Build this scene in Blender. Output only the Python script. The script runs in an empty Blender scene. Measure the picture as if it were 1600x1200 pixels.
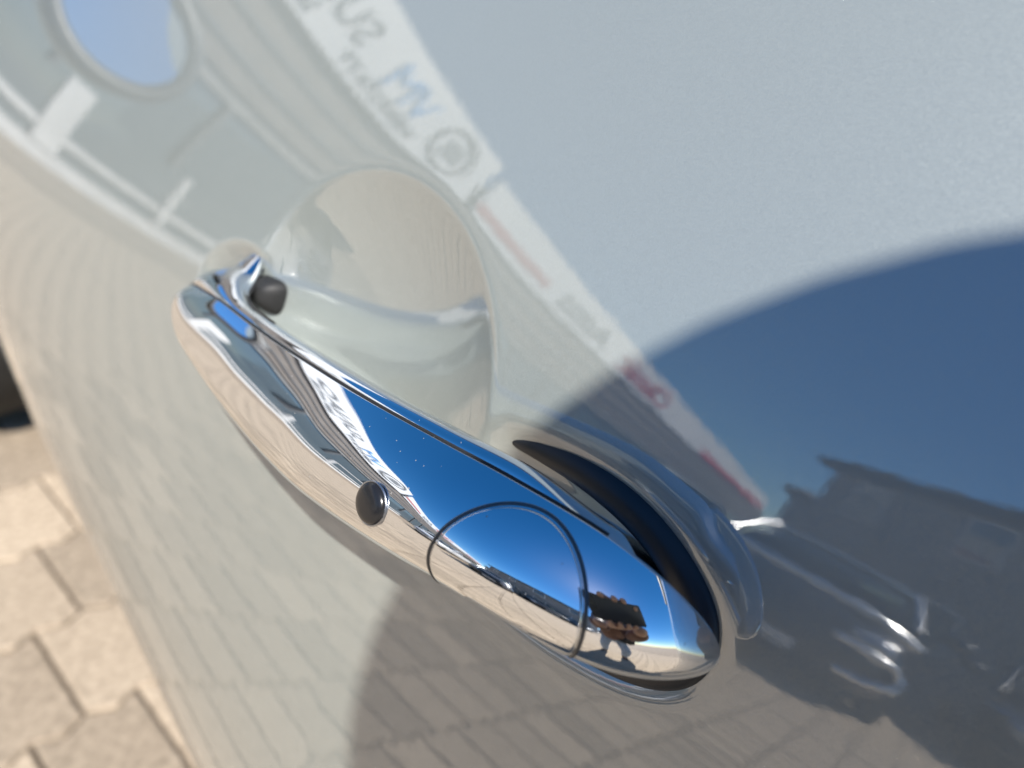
import bpy, bmesh, math, random
import numpy as np
from mathutils import Vector, Matrix
from mathutils.bvhtree import BVHTree

random.seed(7)
rng = np.random.default_rng(7)
scene = bpy.context.scene
col = scene.collection
R = math.radians

# ------------------------------------------------------------------ camera
CAM_POS = Vector((0.13838, -0.11784, 1.04226))
CAM_F = Vector((-0.544639, 0.678499, -0.492958))
CAM_R = Vector((0.722623, 0.677977, 0.134773))
CAM_U = Vector((-0.425657, 0.282820, 0.859551))
cam_data = bpy.data.cameras.new('camera')
cam = bpy.data.objects.new('camera', cam_data)
col.objects.link(cam)
m = Matrix.Identity(4)
for i in range(3):
    m[i][0] = CAM_R[i]; m[i][1] = CAM_U[i]; m[i][2] = -CAM_F[i]; m[i][3] = CAM_POS[i]
cam.matrix_world = m
cam_data.sensor_width = 36.0
cam_data.lens = 36.0 * 1180 / 1600
cam_data.clip_start = 0.004
cam_data.clip_end = 600
cam_data.dof.use_dof = True
cam_data.dof.focus_distance = 0.168
cam_data.dof.aperture_fstop = 9.0
scene.camera = cam

# ------------------------------------------------------------------ sky and sun
SUN = Vector((0.471, -0.438, 0.768)).normalized()
SUN_EL = math.asin(SUN.z)
SUN_ROT = math.atan2(SUN.x, SUN.y)
world = bpy.data.worlds.new('World')
scene.world = world
world.use_nodes = True
wn = world.node_tree.nodes; wl = world.node_tree.links
wn.clear()
sky = wn.new('ShaderNodeTexSky')
sky.sky_type = 'NISHITA'
sky.sun_disc = False
sky.sun_elevation = SUN_EL
sky.sun_rotation = SUN_ROT
sky.altitude = 300
sky.air_density = 1.0
sky.dust_density = 0.2
sky.ozone_density = 3.0
bg = wn.new('ShaderNodeBackground')
bg.inputs['Strength'].default_value = 0.088
wo = wn.new('ShaderNodeOutputWorld')
hsv = wn.new('ShaderNodeHueSaturation')
hsv.inputs['Saturation'].default_value = 1.34
wl.new(sky.outputs[0], hsv.inputs['Color'])
wl.new(hsv.outputs['Color'], bg.inputs['Color'])  # a clear, strongly blue sky
wl.new(bg.outputs[0], wo.inputs['Surface'])
sun_data = bpy.data.lights.new('sun', 'SUN')
sun_data.energy = 5.0
sun_data.angle = R(0.53)
sun_data.color = (1.0, 0.955, 0.89)
sun = bpy.data.objects.new('sun', sun_data)
col.objects.link(sun)
sun.location = (3, -3, 6)
sun.rotation_euler = SUN.to_track_quat('Z', 'Y').to_euler()

vs = scene.view_settings
vs.view_transform = 'Standard'
vs.look = 'None'
vs.exposure = 0.80
vs.gamma = 1.0
vs.use_curve_mapping = False
scene.cycles.use_denoising = True
scene.cycles.max_bounces = 10
scene.cycles.glossy_bounces = 8
scene.cycles.sample_clamp_indirect = 40.0
scene.cycles.blur_glossy = 0.12

# ------------------------------------------------------------------ materials
def mat(name, base, rough=0.5, metal=0.0, **kw):
    mt = bpy.data.materials.new(name)
    mt.use_nodes = True
    b = mt.node_tree.nodes['Principled BSDF']
    b.inputs['Base Color'].default_value = (*base, 1)
    b.inputs['Roughness'].default_value = rough
    b.inputs['Metallic'].default_value = metal
    for k, v in kw.items():
        b.inputs[k].default_value = v
    return mt

def nodes(mt):
    return mt.node_tree.nodes, mt.node_tree.links, mt.node_tree.nodes['Principled BSDF']

def noise_color(mt, scale, c0, c1, detail=5, lo=0.35, hi=0.65, rnd=0.0, bump=0.0, bscale=None, bdist=0.002):
    n, l, b = nodes(mt)
    tc = n.new('ShaderNodeTexCoord')
    nz = n.new('ShaderNodeTexNoise'); nz.inputs['Scale'].default_value = scale; nz.inputs['Detail'].default_value = detail
    l.new(tc.outputs['Object'], nz.inputs['Vector'])
    rp = n.new('ShaderNodeValToRGB')
    rp.color_ramp.elements[0].position = lo; rp.color_ramp.elements[0].color = (*c0, 1)
    rp.color_ramp.elements[1].position = hi; rp.color_ramp.elements[1].color = (*c1, 1)
    l.new(nz.outputs['Fac'], rp.inputs['Fac'])
    out = rp.outputs['Color']
    if rnd > 0:
        oi = n.new('ShaderNodeObjectInfo')
        hs = n.new('ShaderNodeHueSaturation')
        mr = n.new('ShaderNodeMapRange'); mr.inputs['To Min'].default_value = 1 - rnd; mr.inputs['To Max'].default_value = 1 + rnd
        l.new(oi.outputs['Random'], mr.inputs['Value'])
        l.new(mr.outputs['Result'], hs.inputs['Value'])
        l.new(out, hs.inputs['Color']); out = hs.outputs['Color']
    l.new(out, b.inputs['Base Color'])
    if bump > 0:
        nb = n.new('ShaderNodeTexNoise'); nb.inputs['Scale'].default_value = bscale or scale * 6; nb.inputs['Detail'].default_value = 5
        l.new(tc.outputs['Object'], nb.inputs['Vector'])
        bp = n.new('ShaderNodeBump'); bp.inputs['Strength'].default_value = bump; bp.inputs['Distance'].default_value = bdist
        l.new(nb.outputs['Fac'], bp.inputs['Height'])
        l.new(bp.outputs['Normal'], b.inputs['Normal'])
    return mt

# pale metallic car paint: flake layer under a clear coat
PAINT = mat('car_paint', (0.262, 0.285, 0.266), 0.42, 0.2)
n, l, b = nodes(PAINT)
b.inputs['Coat Weight'].default_value = 1.0
b.inputs['Coat Roughness'].default_value = 0.006
b.inputs['Coat IOR'].default_value = 2.35
b.inputs['IOR'].default_value = 1.5
tc = n.new('ShaderNodeTexCoord')
vo = n.new('ShaderNodeTexVoronoi'); vo.inputs['Scale'].default_value = 3200
l.new(tc.outputs['Object'], vo.inputs['Vector'])
nm = n.new('ShaderNodeVectorMath'); nm.operation = 'SUBTRACT'; nm.inputs[1].default_value = (0.5, 0.5, 0.5)
l.new(vo.outputs['Color'], nm.inputs[0])
sc_ = n.new('ShaderNodeVectorMath'); sc_.operation = 'SCALE'; sc_.inputs['Scale'].default_value = 0.12
l.new(nm.outputs[0], sc_.inputs[0])
ge = n.new('ShaderNodeNewGeometry')
ad = n.new('ShaderNodeVectorMath'); ad.operation = 'ADD'
l.new(ge.outputs['Normal'], ad.inputs[0]); l.new(sc_.outputs[0], ad.inputs[1])
no = n.new('ShaderNodeVectorMath'); no.operation = 'NORMALIZE'
l.new(ad.outputs[0], no.inputs[0])
l.new(no.outputs[0], b.inputs['Normal'])
# coat keeps the smooth normal, with a faint orange peel
op = n.new('ShaderNodeTexNoise'); op.inputs['Scale'].default_value = 260; op.inputs['Detail'].default_value = 1
l.new(tc.outputs['Object'], op.inputs['Vector'])
ob = n.new('ShaderNodeBump'); ob.inputs['Strength'].default_value = 0.03; ob.inputs['Distance'].default_value = 0.0003
l.new(op.outputs['Fac'], ob.inputs['Height'])
l.new(ob.outputs['Normal'], b.inputs['Coat Normal'])

CHROME = mat('chrome', (0.86, 0.88, 0.90), 0.015, 1.0)
def dust(mt, scale, thr, keep, r0=None, r1=None):
    n, l, b = nodes(mt)
    tc = n.new('ShaderNodeTexCoord')
    vo = n.new('ShaderNodeTexVoronoi'); vo.inputs['Scale'].default_value = scale
    l.new(tc.outputs['Object'], vo.inputs['Vector'])
    sp = n.new('ShaderNodeSeparateColor'); l.new(vo.outputs['Color'], sp.inputs[0])
    pw = n.new('ShaderNodeMath'); pw.operation = 'POWER'; pw.inputs[1].default_value = 2.5; l.new(sp.outputs[1], pw.inputs[0])
    sz = n.new('ShaderNodeMath'); sz.operation = 'MULTIPLY_ADD'; sz.inputs[1].default_value = thr; sz.inputs[2].default_value = thr * 0.12; l.new(pw.outputs[0], sz.inputs[0])
    lt = n.new('ShaderNodeMath'); lt.operation = 'LESS_THAN'
    l.new(vo.outputs['Distance'], lt.inputs[0]); l.new(sz.outputs[0], lt.inputs[1])
    lk = n.new('ShaderNodeMath'); lk.operation = 'LESS_THAN'; lk.inputs[1].default_value = keep
    l.new(sp.outputs[0], lk.inputs[0])
    mu = n.new('ShaderNodeMath'); mu.operation = 'MULTIPLY'
    l.new(lt.outputs[0], mu.inputs[0]); l.new(lk.outputs[0], mu.inputs[1])
    df = n.new('ShaderNodeBsdfDiffuse'); df.inputs['Color'].default_value = (0.30, 0.29, 0.27, 1)
    mx = n.new('ShaderNodeMixShader')
    l.new(mu.outputs[0], mx.inputs[0]); l.new(b.outputs[0], mx.inputs[1]); l.new(df.outputs[0], mx.inputs[2])
    out = n['Material Output']
    l.new(mx.outputs[0], out.inputs['Surface'])
    if r0 is None: return
    nz = n.new('ShaderNodeTexNoise'); nz.inputs['Scale'].default_value = 45; nz.inputs['Detail'].default_value = 6
    l.new(tc.outputs['Object'], nz.inputs['Vector'])
    mr = n.new('ShaderNodeMapRange'); mr.inputs['From Min'].default_value = 0.45; mr.inputs['From Max'].default_value = 0.75
    mr.inputs['To Min'].default_value = r0; mr.inputs['To Max'].default_value = r1
    l.new(nz.outputs['Fac'], mr.inputs['Value']); l.new(mr.outputs['Result'], b.inputs['Roughness'])
dust(CHROME, 640, 0.12, 0.5, 0.012, 0.05)
DARKCHROME = mat('groove_metal', (0.50, 0.51, 0.53), 0.3, 1.0)
GROOVE = mat('groove_shadow', (0.10, 0.105, 0.11), 0.35, 0.8)
FOOT_SHADE = mat('foot_shade', (0.009, 0.011, 0.016), 0.45)  # near-black colour that paints the shade around both handle feet
BLACKGLOSS = mat('black_button_plastic', (0.012, 0.012, 0.013), 0.22)
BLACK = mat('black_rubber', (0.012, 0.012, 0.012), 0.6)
DARKPLASTIC = mat('dark_grey_plastic', (0.035, 0.034, 0.034), 0.4)
noise_color(DARKPLASTIC, 90, (0.028, 0.027, 0.027), (0.045, 0.043, 0.042))
TYRE = noise_color(mat('tyre_rubber', (0.012, 0.012, 0.012), 0.75), 40, (0.010, 0.010, 0.010), (0.02, 0.019, 0.018))
ALLOY = mat('alloy', (0.55, 0.56, 0.57), 0.25, 0.9)
CARGLASS = mat('car_glass', (0.02, 0.024, 0.026), 0.02, 0.0, IOR=1.5)
MIRROR = mat('mirror_glass', (0.9, 0.9, 0.92), 0.01, 1.0)
GLASS = mat('facade_glass', (0.10, 0.13, 0.15), 0.05, 0.0, IOR=1.8)
WHITE = noise_color(mat('white_paint', (0.8, 0.8, 0.8), 0.45), 3, (0.62, 0.62, 0.61), (0.70, 0.70, 0.69))
SIGNWHITE = noise_color(mat('sign_white', (0.8, 0.8, 0.8), 0.5), 0.7, (0.66, 0.67, 0.68), (0.72, 0.72, 0.72))
CLAD = noise_color(mat('grey_cladding', (0.3, 0.3, 0.3), 0.55), 0.8, (0.10, 0.105, 0.11), (0.145, 0.148, 0.15))
CLADTAN = noise_color(mat('taupe_fascia', (0.3, 0.3, 0.3), 0.6), 1.5, (0.17, 0.145, 0.125), (0.22, 0.19, 0.165))
SIGNGREY = mat('sign_letter_grey', (0.17, 0.18, 0.19), 0.5)
SIGNBLUE = mat('sign_letter_blue', (0.05, 0.28, 0.62), 0.5)
SIGNRED = mat('sign_letter_red', (0.50, 0.04, 0.05), 0.5)
SIGNPINK = mat('sign_stripe_red', (0.45, 0.17, 0.16), 0.5)
STUCCO = noise_color(mat('grey_stucco', (0.3, 0.3, 0.3), 0.9), 2, (0.24, 0.235, 0.225), (0.32, 0.31, 0.30), bump=0.3, bscale=60)
ROOF = noise_color(mat('dark_roof', (0.05, 0.05, 0.05), 0.8), 3, (0.035, 0.034, 0.035), (0.07, 0.066, 0.064))
STICKER = mat('price_sheet', (0.62, 0.82, 0.72), 0.6)
LAMPGLASS = mat('headlamp', (0.55, 0.57, 0.6), 0.1, 0.6)

# ------------------------------------------------------------------ helpers
def new_obj(name, mesh, material, parent=None):
    o = bpy.data.objects.new(name, mesh)
    col.objects.link(o)
    if material is not None and len(mesh.materials) == 0:
        mesh.materials.append(material)
    if parent is not None:
        o.parent = parent
    return o

def tag(o, label, cat, group=None):
    o['label'] = label; o['category'] = cat
    if group: o['group'] = group
    return o

def empty(name, loc=(0, 0, 0), rz=0.0):
    o = bpy.data.objects.new(name, None)
    col.objects.link(o)
    o.location = loc; o.rotation_euler = (0, 0, rz)
    o.empty_display_size = 0.1
    return o

def mesh_from(name, verts, faces, smooth=True):
    me = bpy.data.meshes.new(name)
    me.from_pydata([tuple(v) for v in verts], [], faces)
    me.validate(); me.update()
    if smooth:
        me.polygons.foreach_set('use_smooth', [True] * len(me.polygons))
    return me

def box_into(bm, c, s, bevel=0.0):
    r = bmesh.ops.create_cube(bm, size=1.0)
    for v in r['verts']:
        v.co = Vector((v.co.x * s[0] + c[0], v.co.y * s[1] + c[1], v.co.z * s[2] + c[2]))
    if bevel > 0:
        es = set()
        for v in r['verts']:
            es.update(v.link_edges)
        bmesh.ops.bevel(bm, geom=list(es), offset=bevel, segments=2, affect='EDGES')

def box(name, c, s, material, parent=None, bevel=0.0):
    bm = bmesh.new(); box_into(bm, c, s, bevel)
    me = bpy.data.meshes.new(name); bm.to_mesh(me); bm.free()
    return new_obj(name, me, material, parent)

def bm_obj(name, bm, material, parent=None, smooth=False):
    me = bpy.data.meshes.new(name); bm.to_mesh(me); bm.free()
    if smooth:
        me.polygons.foreach_set('use_smooth', [True] * len(me.polygons))
    return new_obj(name, me, material, parent)

def grid_mesh(name, P, closed_u=False, closed_v=False, mask=None, flip=False):
    """P: array (nu, nv, 3)"""
    nu, nv = P.shape[:2]
    iu = np.arange(nu if closed_u else nu - 1); iv = np.arange(nv if closed_v else nv - 1)
    I, J = np.meshgrid(iu, iv, indexing='ij')
    I2 = (I + 1) % nu; J2 = (J + 1) % nv
    F = np.stack([I * nv + J, I2 * nv + J, I2 * nv + J2, I * nv + J2], -1).reshape(-1, 4)
    if mask is not None:
        F = F[mask[I, J].reshape(-1)]
    if flip:
        F = F[:, ::-1]
    me = bpy.data.meshes.new(name)
    me.vertices.add(nu * nv); me.vertices.foreach_set('co', P.reshape(-1).astype(np.float32))
    nf = len(F)
    me.loops.add(nf * 4); me.loops.foreach_set('vertex_index', F.reshape(-1).astype(np.int32))
    me.polygons.add(nf)
    me.polygons.foreach_set('loop_start', (np.arange(nf) * 4).astype(np.int32))
    me.polygons.foreach_set('use_smooth', np.ones(nf, dtype=bool))
    me.update(calc_edges=True)
    me.validate()
    return me

def tube_mesh(name, pts, rad, seg=10, closed=False):
    pts = np.asarray(pts, float); npnt = len(pts)
    if closed:
        tan = np.roll(pts, -1, 0) - np.roll(pts, 1, 0)
    else:
        tan = np.gradient(pts, axis=0)
    tan /= np.linalg.norm(tan, axis=1)[:, None]
    ref = np.array([0.13, 0.37, 0.92])
    a1 = np.cross(tan, ref); a1 /= np.linalg.norm(a1, axis=1)[:, None]
    a2 = np.cross(tan, a1)
    th = np.linspace(0, 2 * np.pi, seg, endpoint=False)
    rr = np.broadcast_to(np.asarray(rad, float), (npnt,))
    P = pts[:, None, :] + rr[:, None, None] * (np.cos(th)[None, :, None] * a1[:, None, :] + np.sin(th)[None, :, None] * a2[:, None, :])
    return grid_mesh(name, P, closed_u=closed, closed_v=True)

def pchip(xk, yk, x):
    xk = np.asarray(xk, float); yk = np.asarray(yk, float)
    h = np.diff(xk); d = np.diff(yk) / h
    mk = np.zeros_like(yk)
    for i in range(1, len(xk) - 1):
        if d[i - 1] * d[i] > 0:
            w1 = 2 * h[i] + h[i - 1]; w2 = h[i] + 2 * h[i - 1]
            mk[i] = (w1 + w2) / (w1 / d[i - 1] + w2 / d[i])
    mk[0] = d[0]; mk[-1] = d[-1]
    x = np.clip(x, xk[0], xk[-1])
    i = np.clip(np.searchsorted(xk, x) - 1, 0, len(xk) - 2)
    t = (x - xk[i]) / h[i]
    return ((2 * t**3 - 3 * t**2 + 1) * yk[i] + (t**3 - 2 * t**2 + t) * h[i] * mk[i]
            + (-2 * t**3 + 3 * t**2) * yk[i + 1] + (t**3 - t**2) * h[i] * mk[i + 1])

def smooth_curve(xk, yk, x, sig):
    """pchip then gaussian smoothing along the stations, for soft reflections"""
    xs = np.linspace(xk[0], xk[-1], 1201)
    y = pchip(xk, yk, xs)
    dx = xs[1] - xs[0]; r = int(4 * sig / dx) + 1
    k = np.exp(-0.5 * (np.arange(-r, r + 1) * dx / sig) ** 2); k /= k.sum()
    # odd extension keeps the ends
    left = 2 * y[0] - y[1:r + 1][::-1]; right = 2 * y[-1] - y[-r - 1:-1][::-1]
    ys = np.convolve(np.concatenate([left, y, right]), k, 'valid')
    return np.interp(x, xs, ys)

def sstep(x, a, b):
    t = np.clip((x - a) / (b - a), 0, 1)
    return t * t * t * (t * (6 * t - 15) + 10)

# ------------------------------------------------------------------ the car body surface
ZH = 0.92                     # height of the door handle
TILT = R(17.0)
RR = 0.56; KP = 0.12; XP = 0.12; TW = 0.20
AL = R(1.65)
A_AX = np.array([math.cos(AL), -math.sin(AL), 0.0])
B_H = np.array([-math.sin(AL), -math.cos(AL), 0.0])
N_AX = B_H * math.cos(TILT) + np.array([0, 0, math.sin(TILT)])
U_AX = -B_H * math.sin(TILT) + np.array([0, 0, math.cos(TILT)])
H0 = np.array([0.0, 0.0, ZH])

def LOC(a, b, nn):
    """handle frame in millimetres -> world"""
    a = np.asarray(a, float)[..., None]; b = np.asarray(b, float)[..., None]; nn = np.asarray(nn, float)[..., None]
    return H0 + (A_AX * a + U_AX * b + N_AX * nn) * 0.001

def plan(x):
    xe = np.maximum(x, -0.62)
    y = KP * ((xe - XP) ** 2 - XP ** 2)
    sl = 2 * KP * (-0.62 - XP)
    d = np.minimum(x + 0.62, 0.0)
    return y + sl * d * np.exp(np.clip(d, -3, 0) * 1.6)

def body_y(x, z):
    cy = RR * math.cos(TILT); cz = ZH - RR * math.sin(TILT)
    q = np.clip(RR * RR - (z - cz) ** 2, 0.02, None)
    y = cy - np.sqrt(q) + plan(x)
    y = y - TW * np.clip(x, -0.7, 0.6) * (z - ZH)
    dz = np.clip(0.9 - z, 0, 0.5)
    return y + dz ** 2 * (-0.25 + 1.9 * np.clip(-x, 0, 0.5))

# outlines of the two handle feet on the door, in handle millimetres
REAR_FOOT = np.array([(34, 15.5), (52, 18.4), (64, 19.6), (76, 19), (86, 16.6), (94.5, 12.6), (100, 8), (101.8, 2.5), (100, -3.5), (94, -8), (84, -11.5), (70, -14), (50, -15), (34, -15)], float)
FRONT_FOOT = np.array([(-70, 15), (-84, 17.5), (-98, 15.5), (-107, 9), (-110.5, 1), (-107, -6), (-98, -11), (-84, -14), (-70, -15)], float)

def chaikin(poly, it=3):
    p = np.array(poly)
    for _ in range(it):
        nx = np.roll(p, -1, 0)
        p = np.stack([p * 0.75 + nx * 0.25, p * 0.25 + nx * 0.75], 1).reshape(-1, 2)
    return p
REAR_SM = chaikin(REAR_FOOT, 2); FRONT_SM = chaikin(FRONT_FOOT, 2)

def poly_dist(px, py, poly):
    d2 = np.full(px.shape, 1e9); inside = np.zeros(px.shape, bool)
    k = len(poly)
    for i in range(k):
        x1, y1 = poly[i]; x2, y2 = poly[(i + 1) % k]
        dx, dy = x2 - x1, y2 - y1
        t = np.clip(((px - x1) * dx + (py - y1) * dy) / (dx * dx + dy * dy), 0, 1)
        d2 = np.minimum(d2, (px - x1 - t * dx) ** 2 + (py - y1 - t * dy) ** 2)
        c = ((y1 > py) != (y2 > py)) & (px < (x2 - x1) * (py - y1) / (y2 - y1 + 1e-12) + x1)
        inside ^= c
    d = np.sqrt(d2)
    return np.where(inside, -d, d)

def smin(a, b, e):
    return 0.5 * (a + b - np.sqrt((a - b) ** 2 + e * e))

def smax(a, b, e):
    return 0.5 * (a + b + np.sqrt((a - b) ** 2 + e * e))

DISH_C = (-25.0, 8.5); DISH_R = 59.5; DISH_D = 11.5

def relief(a, b):
    """pressed shapes of the door skin around the handle (mm, negative = inward)"""
    h = np.zeros_like(a)
    r = np.hypot(a - DISH_C[0], b - DISH_C[1]) / DISH_R
    bowl = -DISH_D * (1 - r ** 2.3)
    b0 = -6.0 + 0.34 * np.clip(a + 5, 0, 80)
    shelf = -(b - b0) * 1.3
    v = smax(bowl, shelf, 2.0)
    dish = smin(v, np.zeros_like(v), 0.5)
    d = poly_dist(a, b, REAR_SM)
    moat = -5.5 * (1 - sstep(d, -5.0, 11.0)) * sstep(a, 20, 52)
    d2 = poly_dist(a, b, FRONT_SM)
    moat2 = -3.6 * (1 - sstep(d2, -1.0, 9.5)) * (1 - sstep(a, -90, -74))
    h = np.minimum(dish, 0) + moat + moat2
    return h

def dense_axis(segs):
    out = [np.array([segs[0][0]])]
    for a, b_, st in segs:
        k = max(1, int(round((b_ - a) / st)))
        out.append(np.linspace(a, b_, k + 1)[1:])
    return np.concatenate(out)

def body_patch(name, xs, zs, parent, material, use_relief=False, cut=None):
    X, Z = np.meshgrid(xs, zs, indexing='ij')
    Y = body_y(X, Z)
    P = np.stack([X, Y, Z], -1)
    if use_relief:
        d = P - H0
        a = d @ A_AX * 1000; b_ = d @ U_AX * 1000
        e = 1e-4
        fx = (body_y(X + e, Z) - body_y(X - e, Z)) / (2 * e); fz = (body_y(X, Z + e) - body_y(X, Z - e)) / (2 * e)
        nn = np.stack([fx, -np.ones_like(fx), fz], -1)
        nn /= np.linalg.norm(nn, axis=-1)[..., None]
        P = P + nn * (relief(a, b_) * 0.001)[..., None]
    mask = None
    if cut is not None:
        mask = ~cut(X, Z)
    me = grid_mesh(name, P, mask=mask)
    return new_obj(name, me, material, parent)

car = empty('car', (-0.4, 0.5, 0.0))
tag(car, 'pale grey metallic car with chrome door handle, seen very close along its side', 'car')
CAR_OFF = Vector((0.4, -0.5, 0.0))

def to_car(o):
    """parts are modelled in world space; the car's empty stands at its base"""
    o.parent = car
    o.location = CAR_OFF
    return o

xs = dense_axis([(-0.985, -0.5, 0.02), (-0.5, -0.16, 0.006), (-0.16, -0.125, 0.002), (-0.125, 0.13, 0.0008), (0.13, 0.2, 0.003), (0.2, 0.36, 0.015)])
zs = dense_axis([(0.36, 0.8, 0.012), (0.8, 0.885, 0.004), (0.885, 0.9, 0.0012), (0.9, 1.0, 0.0008), (1.0, 1.04, 0.003), (1.04, 1.13, 0.01)])
door = to_car(body_patch('door_panel', xs, zs, car, PAINT, use_relief=True))
WHEEL_C = (-1.66, 0.31)
zc = dense_axis([(0.30, 1.13, 0.02)])
fender = to_car(body_patch('front_fender', dense_axis([(-2.05, -0.991, 0.02)]), zc, car, PAINT,
                           cut=lambda X, Z: np.hypot(X - WHEEL_C[0], Z - WHEEL_C[1]) < 0.36))
quarter = to_car(body_patch('rear_quarter_panel', dense_axis([(0.366, 1.7, 0.03)]), zc, car, PAINT))
# dark sill strip under the door
xs_ = np.linspace(-1.15, 0.9, 80); prof = np.linspace(0, 1, 8)
P = np.zeros((len(xs_), 8, 3))
for j, t in enumerate(prof):
    P[:, j, 0] = xs_
    P[:, j, 2] = 0.356 - 0.10 * t
    P[:, j, 1] = body_y(xs_, np.full_like(xs_, 0.36)) + 0.004 + 0.09 * t ** 1.3
to_car(new_obj('sill_trim', grid_mesh('sill_trim', P), BLACK))
# belt strip and side window
P = np.zeros((60, 6, 3)); xb = np.linspace(-0.98, 0.36, 60); yb = body_y(xb, np.full_like(xb, 1.13))
for j, (dy, dz) in enumerate([(0.0, 0.001), (-0.004, 0.004), (-0.004, 0.014), (0.004, 0.02), (0.014, 0.022), (0.03, 0.02)]):
    P[:, j, 0] = xb; P[:, j, 1] = yb + dy; P[:, j, 2] = 1.13 + dz
to_car(new_obj('belt_trim', grid_mesh('belt_trim', P), BLACK))
P = np.zeros((40, 12, 3)); xb = np.linspace(-0.9, 0.36, 40); yb = body_y(xb, np.full_like(xb, 1.13))
for j, t in enumerate(np.linspace(0, 1, 12)):
    P[:, j, 0] = xb + 0.25 * t * (xb < -0.3) * (-0.3 - xb)
    P[:, j, 1] = yb + 0.012 + 0.16 * t + 0.04 * t * t
    P[:, j, 2] = 1.145 + 0.36 * t
to_car(new_obj('side_window', grid_mesh('side_window', P), CARGLASS))

# front wheel
def lathe(name, prof, seg, axis_c, material, ydir=1):
    """prof: list of (radius, y) turned round an axis along y"""
    prof = np.asarray(prof, float); th = np.linspace(0, 2 * np.pi, seg, endpoint=False)
    P = np.zeros((seg, len(prof), 3))
    P[:, :, 0] = axis_c[0] + np.cos(th)[:, None] * prof[None, :, 0]
    P[:, :, 2] = axis_c[2] + np.sin(th)[:, None] * prof[None, :, 0]
    P[:, :, 1] = axis_c[1] + prof[None, :, 1] * ydir
    return grid_mesh(name, P, closed_u=True)

WY = 0.13
tyre = to_car(new_obj('front_wheel', lathe('front_wheel', [(0.205, 0.012), (0.215, 0.002), (0.26, -0.004), (0.285, 0.006), (0.302, 0.03), (0.308, 0.06), (0.308, 0.15), (0.30, 0.18), (0.26, 0.2), (0.2, 0.19)], 64, (WHEEL_C[0], WY, 0.308), TYRE), TYRE))
rim = new_obj('rim', lathe('rim', [(0.0, 0.03), (0.03, 0.028), (0.05, 0.04), (0.17, 0.045), (0.195, 0.02), (0.208, 0.01), (0.205, 0.06)], 48, (WHEEL_C[0], WY, 0.308), ALLOY), ALLOY, tyre)
lin = lathe('arch_liner', [(0.33, 0.10), (0.345, 0.12), (0.345, 0.35), (0.0, 0.36)], 48, (WHEEL_C[0], 0.20, 0.36), BLACK)
liner = to_car(new_obj('wheel_arch_liner', lin, BLACK))

# door mirror, seen only as a reflection in the paint
def ellipsoid(name, c, r, material, parent=None, nu=48, nv=24, fn=None):
    u_ = np.linspace(0, 2 * np.pi, nu, endpoint=False); v_ = np.linspace(-np.pi / 2, np.pi / 2, nv)
    U_, V_ = np.meshgrid(u_, v_, indexing='ij')
    P = np.stack([c[0] + r[0] * np.cos(V_) * np.cos(U_), c[1] + r[1] * np.cos(V_) * np.sin(U_), c[2] + r[2] * np.sin(V_)], -1)
    if fn: P = fn(P)
    return new_obj(name, grid_mesh(name, P, closed_u=True), material, parent)

MC = np.array([-0.80, -0.045, 1.078])
def mirror_shape(P):
    P = P.copy(); P[..., 0] = np.where(P[..., 0] > MC[0], MC[0] + (P[..., 0] - MC[0]) * 0.10, P[..., 0]); return P
mirror = to_car(ellipsoid('door_mirror', MC, (0.09, 0.125, 0.09), PAINT, fn=mirror_shape))
gl = np.zeros((8, 48, 3)); th = np.linspace(0, 2 * np.pi, 48, endpoint=False)
mz = Matrix.Rotation(R(-7), 3, 'Z') @ Matrix.Rotation(R(-9), 3, 'Y')
for i in range(8):
    rr = (i + 1) / 8 if i else 0.001
    q = np.stack([np.full(48, 0.0) + 0.0005 * (1 - rr * rr), 0.100 * rr * np.cos(th), 0.065 * rr * np.sin(th)], -1)
    gl[i] = (np.array(mz) @ q.T).T + MC + np.array([0.0185, 0, 0])
new_obj('mirror_glass', grid_mesh('mirror_glass', gl, closed_v=True), MIRROR, mirror)
fr = np.stack([np.zeros(64), 0.112 * np.cos(np.linspace(0, 2 * np.pi, 64, endpoint=False)), 0.077 * np.sin(np.linspace(0, 2 * np.pi, 64, endpoint=False))], -1)
fr = (np.array(mz) @ fr.T).T + MC + np.array([0.016, 0, 0])
new_obj('mirror_frame', tube_mesh('mirror_frame', fr, 0.013, 12, closed=True), DARKPLASTIC, mirror)
to_car(new_obj('mirror_foot', tube_mesh('mirror_foot', np.linspace((-0.83, -0.02, 1.05), (-0.83, 0.13, 1.03), 6), [0.03, 0.03, 0.03, 0.034, 0.04, 0.045], 14), BLACK))

# ------------------------------------------------------------------ the chrome door handle
AE0, AE1 = -110.5, 111.5
U2_k = [(-110.5, 0), (-105.3, 52), (-98, 118), (-85, 204), (-59.4, 332), (-35, 370), (-7.4, 385), (15.4, 353), (43.7, 300), (62.9, 258), (75.4, 230), (86.3, 214), (96.7, 152), (104.3, 84), (111.5, 0)]
L2_k = [(-110.5, 0), (-106, 20), (-98, 36), (-85, 46), (-59.4, 58), (-35, 74), (-7.4, 112), (15.4, 137), (43.7, 134), (62.9, 121), (76.5, 125), (84.8, 126), (95.2, 110), (100.7, 88), (105.6, 52), (111.5, 0)]
H2_k = [(-110.5, 0), (-107, 22), (-100, 34), (-85, 46), (-59.4, 42), (-35, 50), (-7.4, 66), (15.4, 92), (43.7, 112), (62.9, 132), (80.8, 152), (90, 150), (97, 146), (103, 112), (107.5, 62), (111.5, 0)]
BC_k = [(-110.5, -3.5), (-98, -5.5), (-85, -6.6), (-59.4, -6.3), (-35, -4.9), (-7.4, -2), (15.4, 1.5), (43.7, 6.5), (62.9, 9.6), (80.8, 11), (97, 10.9), (111.5, 9.4)]
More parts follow.
